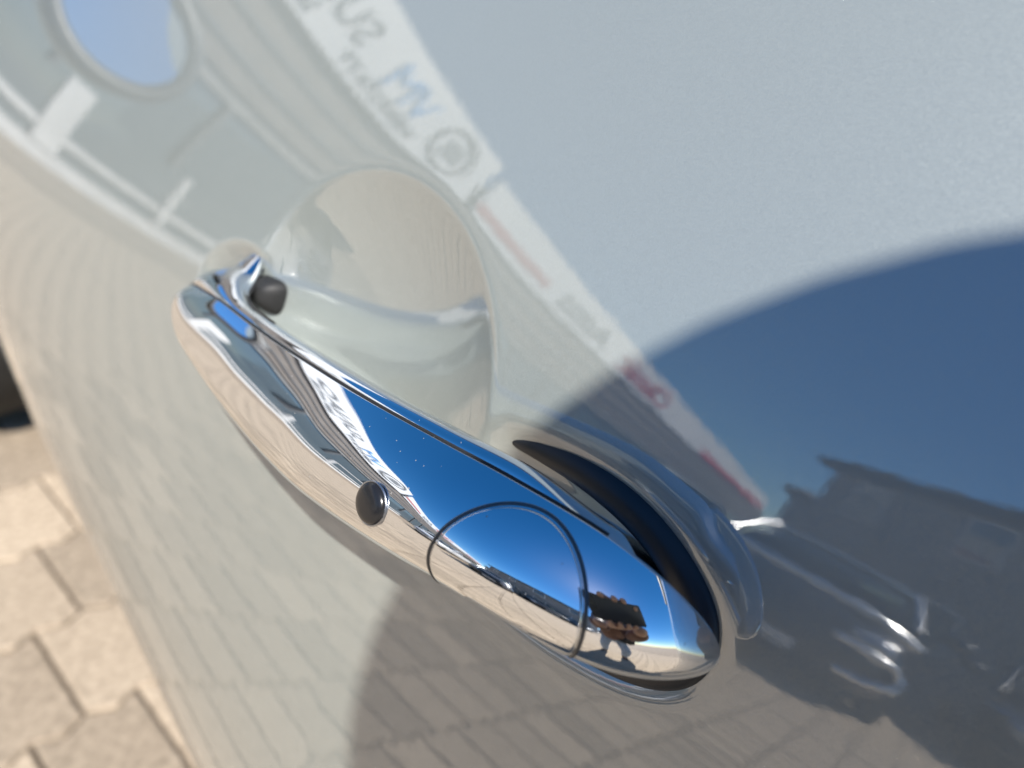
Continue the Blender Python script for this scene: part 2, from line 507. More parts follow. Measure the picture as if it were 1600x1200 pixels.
NT_k = [(-110.5, 5.5), (-105.3, 8), (-90, 12.4), (-75.4, 16), (-55.5, 20), (-32.7, 24), (-4, 28), (18.1, 30), (37.3, 31), (52.4, 31), (63.6, 29.6), (75.4, 27.6), (86.3, 25), (96.7, 21), (104.3, 16.5), (111.5, 9.5)]
NL_k = [(-110.5, 5.5), (-106.4, 7.5), (-92.2, 11), (-71.2, 15.5), (-48.9, 20), (-26.3, 23.5), (-6, 26), (14.2, 28), (30.8, 29), (45.1, 29.5), (56.6, 29.5), (67.1, 28.3), (76.5, 26.3), (84.8, 23.4), (95.2, 19.3), (100.7, 16.6), (105.6, 13.6), (111.5, 9.5)]
ua = np.linspace(0, np.pi, 300)
st = AE0 + 0.002 + (AE1 - AE0 - 0.004) * (1 - np.cos(ua)) / 2
def sc2(k, sig=4.0):
    k = np.array(k, float)
    return smooth_curve(k[:, 0], k[:, 1], st, sig)
bc = sc2(BC_k); nt = sc2(NT_k); nl = sc2(NL_k)
bt = bc + np.sqrt(np.clip(sc2(U2_k), 1e-4, None)); bl = bc - np.sqrt(np.clip(sc2(L2_k), 1e-4, None))
nc = np.maximum(nt, nl) * 0.5 + np.minimum(nt, nl) * 0.5 + np.sqrt(np.clip(sc2(H2_k, 3.0), 1e-4, None))
nc = np.maximum(nc, np.maximum(nt, nl) + 0.02)
TM = R(42)
thu = np.linspace(TM, 0, 40)[:, None]; thl = np.linspace(0, R(90), 34)[1:, None]; thb = np.linspace(0, 1, 16)[1:, None]
up_b = bc + (bt - bc) * np.sin(thu) / math.sin(TM); up_n = nc - (nc - nt) * (1 - np.cos(thu)) / (1 - math.cos(TM))
lo_b = bc - (bc - bl) * np.sin(thl); lo_n = nc - (nc - nl) * (1 - np.cos(thl))
# hidden side: close from the lower edge back to the seam
bk = np.minimum(nt, nl)
ba_b = bl + (bt - bl) * thb ** 1.2; ba_n = nl + (nt - nl) * thb - 4.5 * np.sin(np.pi * thb ** 0.7) * np.clip((nc - bk) / 8, 0, 1)
B = np.concatenate([up_b, lo_b, ba_b[:-1]]); N = np.concatenate([up_n, lo_n, ba_n[:-1]])
Aa = np.broadcast_to(st, B.shape)
P = LOC(Aa, B, N)                                  # (profile, station, 3)
handle_me = grid_mesh('door_handle', P, closed_u=True)
bmh = bmesh.new(); bmh.from_mesh(handle_me); bmh.faces.ensure_lookup_table()
bmesh.ops.recalc_face_normals(bmh, faces=bmh.faces[:]); bmh.to_mesh(handle_me); bmh.free()
handle = to_car(new_obj('door_handle', handle_me, CHROME))
handle['label'] = 'bowed chrome strap handle with a round lock cover at its rear'
n_up = len(thu)
front_faces = [tuple(int(v) for v in p.vertices) for p in handle_me.polygons]
bvh = BVHTree.FromPolygons([v.co.copy() for v in handle_me.vertices], front_faces)

# inner shell behind the seam
nb_mid = nt - 9.0
ped = 0.0 * st
pedf = 1 - sstep(st, -98, -60)
nb_mid = nb_mid * (1 - sstep(st, 84, 108)) + (nt - 3.0) * sstep(st, 84, 108)
nb = nb_mid * (1 - pedf) + (-9.0) * pedf
prof = []
lip = 2.3 * (1 - sstep(st, 60, 88)) + 7.2 * (1 - sstep(st, -94, -50))
lip = lip * np.sqrt(np.clip((st + 111.0) / 22.0, 0.0, 1.0))
bt_in = bt - 3.5 * sstep(st, 84, 96)
for q in np.linspace(0, 1, 8):            # bright lip behind the seam
    prof.append((bt_in - 0.25 + lip * np.sin(q * R(60)) / math.sin(R(60)), nt - 0.5 - (lip * (1.0 - 0.12 * pedf) + 0.6) * (1 - np.cos(q * R(60))) / 0.5))
lb, ln = prof[-1]
for q in np.linspace(0, 1, 8)[1:]:
    prof.append((lb - 0.8 * q * q * (1 - ped) + 10.0 * (1 - sstep(st, -92, -70)) * q ** 1.4 * sstep(st, -110.5, -98), ln + (nb + 2 - ln) * q))
lb, ln = prof[-1]
for q in np.linspace(0, 1, 5)[1:]:
    prof.append((lb - 2.5 * q * q, nb + 2.0 - 2.0 * np.sin(q * np.pi / 2)))
lb, ln = prof[-1]
for q in np.linspace(0, 1, 6)[1:]:
    prof.append((lb + (bl + 4.5 - lb) * q, nb))
for q in np.linspace(0, 1, 6)[1:]:
    prof.append((bl + 4.5 - 3.6 * np.sin(q * np.pi / 2), nb + (nl - 0.8 - nb) * q))
Pb = np.array([LOC(st, p[0], p[1]) for p in prof])
new_obj('inner_shell', grid_mesh('inner_shell', Pb[:, st < 107]), CHROME, handle)

# dark seam between front and inner shell
sm = (st > -106) & (st < 88)
new_obj('seam', tube_mesh('seam', LOC(st[sm], bt[sm] + 0.05, nt[sm] - 0.3), 0.0003, 8), BLACK, handle)

def dome(name, c, r, material, parent, p=2.3, nu=72, nv=30, rot=0.0):
    u_ = np.linspace(0, 2 * np.pi, nu, endpoint=False); v_ = np.linspace(-0.3, np.pi / 2, nv)
    U_, V_ = np.meshgrid(u_, v_, indexing='ij')
    cx = np.sign(np.cos(U_)) * np.abs(np.cos(U_)) ** (2 / p); sx = np.sign(np.sin(U_)) * np.abs(np.sin(U_)) ** (2 / p)
    a = r[0] * np.cos(V_) * cx; b_ = r[1] * np.cos(V_) * sx
    nn = r[2] * np.sin(V_)
    ca, sa = math.cos(rot), math.sin(rot)
    return new_obj(name, grid_mesh(name, LOC(c[0] + a * ca - b_ * sa, c[1] + a * sa + b_ * ca, c[2] + nn), closed_u=True), material, parent)

front_sel = (st > -110.2) & (st < -80)
dome('rear_foot', (70, 6.0, -16), (24, 8, 34), CHROME, handle, rot=R(4))
def smooth_loop(poly, it=3):
    p = np.array(poly)
    for _ in range(it):
        q = np.empty((2 * (len(p) - 1) + 2, 2))
        q[0] = p[0]; q[-1] = p[-1]
        q[1:-1:2] = p[:-1] * 0.75 + p[1:] * 0.25; q[2:-1:2] = p[:-1] * 0.25 + p[1:] * 0.75
        p = q
    return p
shade_path = smooth_loop(REAR_FOOT + (REAR_FOOT - np.array([70, 3])) / np.linalg.norm(REAR_FOOT - np.array([70, 3]), axis=1)[:, None] * 2.6)
u01 = np.linspace(0, 1, len(shade_path)); tp = np.clip(np.minimum(u01 / 0.26, (1 - u01) / 0.34), 0.03, 1); tp = tp * (2 - tp)
new_obj('rear_shade', tube_mesh('rear_shade', LOC(shade_path[:, 0], shade_path[:, 1], -6.4 + 2.2 * tp), 0.0048 * tp, 18), FOOT_SHADE, handle)  # dark tube added to stand in for shade in the body-coloured valley
new_obj('front_shade', tube_mesh('front_shade', LOC(st[front_sel], bt[front_sel] + lip[front_sel] + 0.9, np.full(front_sel.sum(), -3.6)), 0.0012, 10), FOOT_SHADE, handle)  # thin dark tube drawing the shadow line between front foot and paint
# dark hollow where the front foot enters the door
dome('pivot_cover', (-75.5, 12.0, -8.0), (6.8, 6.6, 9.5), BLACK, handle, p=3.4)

# lock cover: a disc lying on the handle skin inside a fine ring
def ray_to_skin(pts, axis):
    out = []
    for p in pts:
        hit = bvh.ray_cast(Vector(p + axis * 0.03), Vector(-axis))
        out.append(np.array(hit[0]) if hit[0] is not None else None)
    return out

cap_c = LOC(78.6, 8.4, 39.0)
cap_ax = (N_AX * 0.93 + A_AX * 0.22 - U_AX * 0.02); cap_ax /= np.linalg.norm(cap_ax)
e1 = A_AX - cap_ax * (A_AX @ cap_ax); e1 /= np.linalg.norm(e1)
e2 = np.cross(cap_ax, e1)
CAPA, CAPB = 0.0168, 0.0158
th = np.linspace(0, 2 * np.pi, 160, endpoint=False)
def skin_hits(rr_, ths):
    out = []
    for t in ths:
        p = cap_c + e1 * CAPA * rr_ * math.cos(t) + e2 * CAPB * rr_ * math.sin(t)
        h_ = bvh.ray_cast(Vector(p + cap_ax * 0.03), Vector(-cap_ax))
        if h_[0] is None: out.append((None, None)); continue
        nn_ = np.array(h_[1]); nn_ = nn_ if nn_ @ cap_ax > 0 else -nn_
        out.append((np.array(h_[0]), nn_))
    return out
def on_face(h_):
    return h_[0] is not None and (h_[0] - cap_c) @ cap_ax > -0.0135 and h_[1] @ cap_ax > 0.30
# start the ring just after the stretch that runs off the lower edge
T_ALL = np.linspace(0, 2 * np.pi, 240, endpoint=False) + R(-90)
hits = skin_hits(1.0, T_ALL)
good = [on_face(h_) for h_ in hits]
if all(good):
    arc, closed_ = list(range(len(hits))), True
else:
    bad = [i_ for i_, g_ in enumerate(good) if not g_]
    s_ = bad[-1] if bad[-1] - bad[0] < 120 else 0
    arc = [(s_ + 1 + i_) % 240 for i_ in range(239)]; arc = [i_ for i_ in arc if good[i_]]; closed_ = False
ring = np.array([hits[i_][0] - hits[i_][1] * 0.00022 for i_ in arc])
new_obj('lock_cover_ring', tube_mesh('lock_cover_ring', ring, 0.0005, 10, closed=closed_), GROOVE, handle)
rings = []; last_ok = None
TH2 = np.array([T_ALL[i_] for i_ in arc])[::2]
for rr in np.concatenate([np.linspace(0.02, 0.93, 30), np.linspace(0.94, 0.982, 8)]):
    row = []
    for k_, h_ in enumerate(skin_hits(rr, TH2)):
        lift = 0.00030 - 0.0007 * max(0.0, (rr - 0.94) / 0.042) ** 2
        row.append(h_[0] + h_[1] * lift)
    rings.append(row)
Pc = np.array(rings)
new_obj('lock_cover', grid_mesh('lock_cover', Pc, closed_v=closed_), CHROME, handle)

# black entry button
bp_ = LOC(43.2, 7.8, 60.0)
hit = bvh.ray_cast(Vector(bp_), Vector(-N_AX))
bpos = np.array(hit[0]); bn = np.array(hit[1]); bn = bn if bn @ N_AX > 0 else -bn
f1 = A_AX - bn * (A_AX @ bn); f1 /= np.linalg.norm(f1); f2 = np.cross(bn, f1)
prof = [(0.0, 1.75), (1.2, 1.72), (2.4, 1.6), (3.4, 1.38), (4.1, 1.05), (4.5, 0.6), (4.62, 0.1), (4.62, -1.5)]
th = np.linspace(0, 2 * np.pi, 48, endpoint=False)
Pq = np.zeros((48, len(prof), 3))
for j, (r_, h_) in enumerate(prof):
    Pq[:, j] = bpos + (np.cos(th)[:, None] * f1 * r_ * 1.0 + np.sin(th)[:, None] * f2 * r_ * 0.95 + bn * h_) * 0.001
new_obj('entry_button', grid_mesh('entry_button', Pq, closed_u=True), BLACKGLOSS, handle)
ringb = bpos + (np.cos(th)[:, None] * f1 * 4.75 + np.sin(th)[:, None] * f2 * 4.55) * 0.001 + bn * 0.0001
new_obj('button_collar', tube_mesh('button_collar', ringb, 0.00025, 8, closed=True), DARKCHROME, handle)

# ------------------------------------------------------------------ pavement
JOINT = noise_color(mat('joint_sand', (0.2, 0.17, 0.13), 0.95), 120, (0.09, 0.072, 0.053), (0.16, 0.127, 0.094))
STONE = noise_color(mat('paving_stone', (0.5, 0.4, 0.3), 0.9), 75, (0.20, 0.157, 0.112), (0.47, 0.382, 0.285), detail=12, lo=0.25, hi=0.78, rnd=0.2, bump=0.4, bscale=520, bdist=0.0025)
FIELD = noise_color(mat('far_paving', (0.5, 0.4, 0.3), 0.9), 5, (0.19, 0.15, 0.11), (0.28, 0.223, 0.165), detail=8, bump=0.4, bscale=60, bdist=0.006)
G = 400.0
pav = new_obj('pavement', mesh_from('pavement', [(-G, -G, -0.012), (G, -G, -0.012), (G, G, -0.012), (-G, G, -0.012)], [(0, 1, 2, 3)], False), JOINT)
pav['kind'] = 'structure'
PL, PW = 0.20, 0.145
def paver_outline(g=0.0028):
    ae = 0.009
    g_ = lambda y: ae * (1 - abs(((y / (PW / 2)) % 1.0) * 2 - 1) * 2)
    pts = [(0 + g_(0), 0), (PL / 2, 0.0), (PL + g_(0), 0)]
    for i in range(1, 4): pts.append((PL + g_(PW * i / 4), PW * i / 4))
    pts += [(PL + g_(0), PW), (PL / 2, PW), (0 + g_(0), PW)]
    for i in range(3, 0, -1): pts.append((g_(PW * i / 4), PW * i / 4))
    pts = np.array(pts); c = np.array([PL / 2, PW / 2])
    pts -= c
    sc = np.array([1 - 2 * g / PL, 1 - 2 * g / PW])
    return pts * sc
OUT = paver_outline()
def paver_geo(dz=0.0, tx=0.0, ty=0.0):
    k = len(OUT)
    ring_b = [(x, y, -0.03) for x, y in OUT]
    ring_s = [(x, y, -0.0045) for x, y in OUT]
    ring_t = [(x * (1 - 0.009 / PL), y * (1 - 0.009 / PW), 0.0) for x, y in OUT]
    v = [(x, y, z + dz + (tx * x + ty * y if z > -0.02 else 0)) for x, y, z in ring_b + ring_s + ring_t]
    fc = []
    for r_ in (0, 1):
        for i in range(k):
            fc.append((r_ * k + i, r_ * k + (i + 1) % k, (r_ + 1) * k + (i + 1) % k, (r_ + 1) * k + i))
    fc.append(tuple(2 * k + i for i in range(k)))
    return v, fc
pmeshes = []
for i in range(6):
    v, fc = paver_geo(random.uniform(-.0025, .0025), random.uniform(-.015, .015), random.uniform(-.02, .02))
    me = mesh_from('paving_block', v, fc, False); me.materials.append(STONE); pmeshes.append(me)
NV, NF, noff = [], [], 0
slots = []
for j in range(-70, 40):
    y = j * PW
    for i in range(-50, 30):
        x = i * PL
        slots.append((x, y + (PW / 2 if i % 2 else 0)))
def near_key(s):
    x, y = s
    dd = math.hypot((x + 0.95) / 1.0, (y - 0.25) / 0.5)      # stretch seen directly beyond the sill
    dr = math.hypot((x + 0.75) / 0.9, (y + 0.9) / 1.0)       # stretch mirrored in the door
    return min(dd, dr)
slots.sort(key=near_key)
for x, y in slots[:298]:
    o = bpy.data.objects.new('paving_block', random.choice(pmeshes))
    col.objects.link(o); o.parent = pav; o.location = (x, y, 0)
for x, y in slots[298:]:
    if not (-7.0 < x < 4.0 and -6.5 < y < 3.0): continue
    v, fc = paver_geo(random.uniform(-.0025, .0025), random.uniform(-.015, .015), random.uniform(-.02, .02))
    NV += [(a + x, b_ + y, c) for a, b_, c in v[len(OUT):]]
    k = len(OUT)
    NF += [tuple(q - k + noff for q in f) for f in fc[k:]]
    noff += 2 * k
field = new_obj('paving_blocks_beyond', mesh_from('paving_blocks_beyond', NV, NF, False), STONE, pav)
field['kind'] = 'stuff'
# beyond the blocks the joints can no longer be told apart
def ring_sheet(name, x0, x1, y0, y1, G, z):
    v = [(-G, -G, z), (G, -G, z), (G, G, z), (-G, G, z), (x0, y0, z), (x1, y0, z), (x1, y1, z), (x0, y1, z)]
    f = [(0, 1, 5, 4), (1, 2, 6, 5), (2, 3, 7, 6), (3, 0, 4, 7)]
    return mesh_from(name, v, f, False)
far = new_obj('far_pavement', ring_sheet('far_pavement', -7.0, 4.0, -6.45, 3.0, 390, -0.002), FIELD)
far['kind'] = 'structure'

# ------------------------------------------------------------------ showroom building ahead of the car (mirrored in paint and chrome)
FD = 10.5
def facade_frame():
    az = R(-93)
    d = Vector((math.sin(az), -math.cos(az), 0))       # from the car towards the facade
    right = Vector((0, 0, 1)).cross(d) * -1            # reading direction for someone facing it
    return d, right
FDIR, FRIGHT = facade_frame()
FROT = math.atan2(FRIGHT.y, FRIGHT.x)
def fempty(name, s, out=0.0):
    """empty on the facade line; local x = reading direction, local y = into the wall, z up"""
    p = FDIR * (FD - out) + FRIGHT * s
    return empty(name, (p.x, p.y, 0), FROT)

shop = fempty('showroom_building', 0)
tag(shop, 'long grey showroom building with taupe fascia, mirrored in the door paint', 'building')
S0, S1 = -56.0, 6.0
def sbox(name, s0, s1, y0, y1, z0, z1, material, parent):
    return box(name, ((s0 + s1) / 2, (y0 + y1) / 2, (z0 + z1) / 2), (s1 - s0, y1 - y0, z1 - z0), material, parent)
sbox('wall', S0, S1, 0.3, 6.0, 0.0, 6.3, CLAD, shop)
sbox('fascia', S0, S1, 0.02, 0.297, 3.35, 5.0, CLADTAN, shop)
for zz in (3.75, 4.35):
    sbox('fascia_rib', S0, S1, -0.03, 0.017, zz, zz + 0.10, CLAD, shop)
sbox('lintel', S0, S1, 0.1, 0.296, 3.05, 3.347, STUCCO, shop)
s = S1
k = 0
while s - 2.6 > S0:
    w = sbox('window', s - 2.55, s - 0.12, 0.2, 0.295, 0.25, 3.02, GLASS, shop)
    sbox('mullion', s - 0.11, s + 0.02, 0.1, 0.29, 0.0, 3.04, CLAD, shop)
    s -= 2.67; k += 1

def text_mesh(name, body, size, extrude, spacing=1.0):
    cu = bpy.data.curves.new(name, 'FONT')
    cu.body = body; cu.size = size; cu.extrude = extrude; cu.space_character = spacing
    cu.align_x = 'CENTER'; cu.align_y = 'CENTER'
    o = bpy.data.objects.new(name, cu); col.objects.link(o)
    dg = bpy.context.evaluated_depsgraph_get()
    me = bpy.data.meshes.new_from_object(o.evaluated_get(dg))
    bpy.data.objects.remove(o); bpy.data.curves.remove(cu)
    return me

def letters(name, body, size, s, z, material, parent, spacing=1.0, sx=1.0, y=-0.03):
    me = text_mesh(name, body, size, 0.02, spacing)
    o = new_obj(name, me, material, parent)
    o.rotation_euler = (R(90), 0, 0); o.location = (s, y, z); o.scale = (sx, 1, 1)
    return o

sign1 = fempty('sign_board', 0, 0.15)
tag(sign1, 'long white sign board with grey and blue letters and a round emblem', 'sign')
sbox('board', -9.75, 5.0, 0.0, 0.12, 5.05, 6.85, SIGNWHITE, sign1)
letters('lettering_blue', 'VM', 1.15, -6.55, 5.98, SIGNBLUE, sign1, 0.95, 0.95)
letters('lettering_grey', 'SUNAO', 0.95, -3.35, 5.98, SIGNGREY, sign1, 1.05, 1.0)
for wrd, sp_ in (('WERKSTATT', -6.2), ('SERVICE', -3.0), ('AUTOS', -0.6)):
    letters('lettering_small', wrd, 0.42, sp_, 5.36, SIGNGREY, sign1, 1.1, 1.0)
th = np.linspace(0, 2 * np.pi, 48, endpoint=False)
emb = np.stack([-8.45 + 0.62 * np.cos(th), np.full(48, -0.012), 5.95 + 0.62 * np.sin(th)], -1)
new_obj('emblem_ring', tube_mesh('emblem_ring', emb, 0.07, 8, closed=True), CLAD, sign1)
sbox('emblem', -8.75, -8.18, -0.03, -0.004, 5.66, 6.22, SIGNGREY, sign1)

sign2 = fempty('sign_board', 0, 0.1)
tag(sign2, 'white sign board with red script lettering and red stripes, farther along the showroom', 'sign')
sbox('board', -54.0, -10.15, 0.0, 0.1, 5.05, 6.62, SIGNWHITE, sign2)
sbox('stripe', -14.4, -10.2, -0.025, -0.003, 5.35, 5.72, SIGNPINK, sign2)
letters('lettering_dark', 'Autos', 1.35, -17.2, 5.75, SIGNGREY, sign2, 1.0, 1.15)
letters('lettering_red', 'Classic', 1.45, -23.6, 5.75, SIGNRED, sign2, 0.9, 1.7)
sbox('stripe', -53.0, -34.0, -0.025, -0.003, 5.1, 5.55, SIGNRED, sign2)

# low white framed glass screen in front of the showroom
scr = fempty('glass_screen', 0, 0.85)
tag(scr, 'low white framed glass screen standing in front of the showroom', 'screen')
T0, T1 = -12.0, 5.0
sbox('bottom_rail', T0, T1, -0.06, 0.06, 0.0, 0.22, WHITE, scr)
sbox('middle_rail', T0, T1, -0.05, 0.05, 0.46, 0.58, WHITE, scr)
sbox('top_rail', -9.4, -7.4, -0.05, 0.05, 1.30, 1.40, WHITE, scr)
for s_, w_, hgt in ((-2.45, 0.5, 1.42), (-4.6, 0.14, 1.32), (-7.3, 0.14, 1.32), (-9.4, 0.14, 1.32), (1.2, 0.2, 1.32), (4.0, 0.2, 1.32)):
    sbox('post', s_ - w_ / 2, s_ + w_ / 2, -0.08, 0.08, 0.223, hgt, WHITE, scr)
edges_ = [T0, -9.47, -7.37, -4.67, -2.70, 1.1, 3.9, T1]
for a_, b_ in zip(edges_[:-1], edges_[1:]):
    sbox('pane', a_ + 0.16, b_ - 0.01, -0.012, 0.012, 0.225, 0.457, GLASS, scr)
    sbox('pane', a_ + 0.16, b_ - 0.01, -0.012, 0.012, 0.583, 1.298, GLASS, scr)

# ------------------------------------------------------------------ parked cars opposite
def loft(name, secs, material, parent, close=True):
    """secs: list of rings (k,3)"""
    P = np.array(secs)
    me = grid_mesh(name, P, closed_v=True)
    bm = bmesh.new(); bm.from_mesh(me)
    if close:
        bm.verts.ensure_lookup_table(); k = P.shape[1]
        bm.faces.new([bm.verts[i] for i in range(k)]); bm.faces.new([bm.verts[(len(secs) - 1) * k + i] for i in range(k)])
    bmesh.ops.recalc_face_normals(bm, faces=bm.faces[:])
    bm.to_mesh(me); bm.free()
    me.polygons.foreach_set('use_smooth', [True] * len(me.polygons))
    return new_obj(name, me, material, parent)

def rring(y, hw, z0, z1, p=4.0, k=28, top=1.0):
    t = np.linspace(0, 2 * np.pi, k, endpoint=False)
    cx = np.sign(np.cos(t)) * np.abs(np.cos(t)) ** (2 / p); cz = np.sign(np.sin(t)) * np.abs(np.sin(t)) ** (2 / p)
    zc_ = (z0 + z1) / 2; h = (z1 - z0) / 2
    w = hw * (1 - (1 - top) * np.clip(cz, 0, 1))
    return np.stack([cx * w, np.full(k, y), zc_ + cz * h], -1)

def parked_car(loc, rz, paint, label, hood=1.02, roof=1.5, length=4.2, hw=0.86, sticker=True, group=None, trim=None):
    c = empty('parked_car', loc, rz)
    tag(c, label, 'car', group)
    Lh = length
    # front is at local y = 0, the car runs back to y = -length
    secs = []
    for y, w_, z0, z1 in ((0.0, .55, .34, .62), (-.05, .70, .26, .74), (-.18, .80, .21, hood - .16), (-.45, .85, .2, hood - .09), (-.9, .87, .2, hood - .02), (-1.25, .87, .2, hood + .02), (-2.2, .87, .2, hood + .03), (-3.2, .87, .21, hood + .03), (-3.8, .84, .24, hood), (-4.1, .76, .32, hood - .06), (-4.2, .60, .42, .8)):
        secs.append(rring(y * Lh / 4.2, w_ * hw / .86, z0, z1, 4.5))
    loft('body', secs, paint, c)
    gs = []
    for y, w_, z1 in ((-1.12, .74, hood + .04), (-1.45, .72, hood + .26), (-1.9, .68, roof - .05), (-2.4, .67, roof), (-3.2, .67, roof - .02), (-3.75, .64, roof - .18), (-4.02, .66, hood + .06)):
        gs.append(rring(y * Lh / 4.2, w_ * hw / .86, hood - .15, z1, 5, top=0.88))
    loft('greenhouse', gs, CARGLASS, c)
    rf = []
    for y, w_, z1 in ((-1.78, .60, roof - .07), (-1.95, .615, roof - .03), (-2.4, .62, roof + .012), (-3.2, .62, roof - .006), (-3.7, .56, roof - .14)):
        rf.append(rring(y * Lh / 4.2, w_ * hw / .86, z1 - .05, z1 + .012, 3.5))
    loft('roof', rf, paint, c)
    for sx in (-1, 1):
        pts = [(sx * .76 * hw / .86, -1.06, hood + .01), (sx * .70 * hw / .86, -1.45, hood + .25), (sx * .62 * hw / .86, -1.86, roof - .05)]
        new_obj('windscreen_pillar', tube_mesh('windscreen_pillar', pts, 0.035, 8), trim or paint, c)
        ellipsoid('headlight', (sx * .60 * hw / .86, -.12, hood - .30), (.15, .12, .10), LAMPGLASS, c, 20, 12)
        ellipsoid('wing_mirror', (sx * 1.0 * hw / .86, -1.25, hood + .12), (.12, .06, .08), paint, c, 16, 10)
        for y in (-.78, -3.35):
            wh = new_obj('wheel', lathe('wheel', [(0.2, -0.09), (.29, -.1), (.32, -.06), (.32, .06), (.29, .1), (.2, .09)], 28, (0, 0, 0), TYRE), TYRE, c)
            wh.rotation_euler = (0, 0, R(90)); wh.location = (sx * .76 * hw / .86, y * Lh / 4.2, .32)
            hb = new_obj('rim', lathe('rim', [(0, -.06 * sx), (.05, -.065 * sx), (.19, -.075 * sx), (.205, -.088 * sx)], 20, (0, 0, 0), ALLOY), ALLOY, wh)
    if trim is not None:
        xx = np.linspace(-.84, .80, 30) * hw / .86
        hp_ = np.stack([xx, -.30 - .35 * (np.abs(xx) / .86) ** 3, hood - .055 - .10 * (np.abs(xx) / .86) ** 4], -1)
        new_obj('bonnet_edge', tube_mesh('bonnet_edge', hp_, 0.055, 10), trim, c)
        cc = [(.42, .0, .66), (.62, -.03, .665), (.78, -.12, .64), (.84, -.2, .56), (.82, -.16, .46), (.70, -.06, .41), (.5, .0, .39)]
        new_obj('bumper_trim', tube_mesh('bumper_trim', np.array(cc) * np.array([hw / .86, 1, 1]) + np.array([0, .03, 0]), 0.045, 10), trim, c)
        rp_ = np.stack([np.linspace(-.60, .60, 20) * hw / .86, np.full(20, -1.80), roof - .045 - .03 * np.linspace(-1, 1, 20) ** 2], -1)
        new_obj('windscreen_header', tube_mesh('windscreen_header', rp_, 0.028, 8), trim, c)
    bm = bmesh.new()
    for q in range(4): box_into(bm, (0, -0.02, .40 + q * .075), (.9, .08, .035), 0.008)
    bm_obj('grille', bm, BLACK, c)
    box('number_plate', (0, 0.035, .36), (.52, .02, .11), WHITE, c, 0.004)
    if sticker:
        st_ = box('price_sheet', (.40 * hw / .86, -1.30, hood + .17), (.27, .006, .17), STICKER, c)
        st_.rotation_euler = (0, 0, 0)
        st_.matrix_local = Matrix.Translation((.42, -1.285, hood + .185)) @ Matrix.Rotation(R(-52), 4, 'X') @ Matrix.Scale(1, 4)
        for v in st_.data.vertices: v.co -= Vector((.40 * hw / .86, -1.30, hood + .17))
    return c

CARDARK = mat('dark_car_paint', (0.02, 0.023, 0.028), 0.3, 0.2); nodes(CARDARK)[2].inputs['Coat Weight'].default_value = 1
CARSILV = mat('silver_car_paint', (0.55, 0.56, 0.58), 0.35, 0.3); nodes(CARSILV)[2].inputs['Coat Weight'].default_value = 1
CARRED = mat('red_car_paint', (0.18, 0.02, 0.025), 0.3, 0.1); nodes(CARRED)[2].inputs['Coat Weight'].default_value = 1
CARWHITE = mat('white_car_paint', (0.75, 0.75, 0.75), 0.35); nodes(CARWHITE)[2].inputs['Coat Weight'].default_value = 1
TRIM = mat('bright_trim', (0.80, 0.80, 0.80), 0.28, 0.85)
grp = 'cars parked opposite the door'
parked_car((-0.72, -4.75, 0), 0, CARDARK, 'dark car with pale bonnet edge and bumper trim, price sheet in its windscreen', hood=1.04, roof=1.50, group=grp, trim=TRIM)
parked_car((1.55, -6.3, 0), R(-3), CARDARK, 'dark car at the right end of the row, farther back, mirrored in the shaded paint', hood=0.95, roof=1.42, group=grp)
parked_car((-3.9, -6.4, 0), R(4), CARWHITE, 'white car in the row beside the showroom', hood=0.98, roof=1.46, group=grp)
parked_car((4.2, -7.6, 0), R(-4), CARSILV, 'silver car in the row towards the rear of the yard', hood=0.95, roof=1.45, group=grp)

# ------------------------------------------------------------------ buildings behind the row
def house(name, x0, x1, y0, y1, h, ridge, label, over=0.5):
    e = empty(name, ((x0 + x1) / 2, (y0 + y1) / 2, 0))
    tag(e, label, 'building')
    w, d = x1 - x0, y1 - y0
    box('wall', (0, 0, h / 2), (w, d, h), STUCCO, e)
    v = [(-w / 2 - over, -d / 2 - over, h - .05), (w / 2 + over, -d / 2 - over, h - .05), (w / 2 + over, d / 2 + over, h - .05), (-w / 2 - over, d / 2 + over, h - .05),
         (-w / 2 - over, 0, h + ridge), (w / 2 + over, 0, h + ridge)]
    v2 = [(a, b_, c + .25) for a, b_, c in v]
    f = [(0, 3, 2, 1), (6, 7, 11, 10), (8, 9, 10, 11), (0, 1, 7, 6), (2, 3, 9, 8), (1, 2, 8, 11, 7), (3, 0, 6, 10, 9)]
    new_obj('roof', mesh_from('roof', v + v2, f, False), ROOF, e)
    k = int(w / 2.6)
    for i in range(k):
        xx = -w / 2 + (i + .5) * w / k
        for zz in ((1.6,) if h < 4 else (1.5, 4.0)):
            wi = box('window', (xx, d / 2 + .02, zz), (1.0, .08, 1.2), WHITE, e)
            box('pane', (xx, d / 2 + .065, zz), (.84, .02, 1.04), GLASS, wi)
    return e
hs = house('stucco_house', -3.2, 8.5, -24, -16.5, 4.8, 0.5, 'grey stucco house with dark flat roof behind the parked cars', over=0.35)
hs.location = (3.6, -16.0, 0); hs.rotation_euler = (0, 0, R(42))
house('low_workshop', -8.0, 2.5, -46, -36, 6.0, 1.2, 'low grey workshop with dark roof between showroom and stucco house')
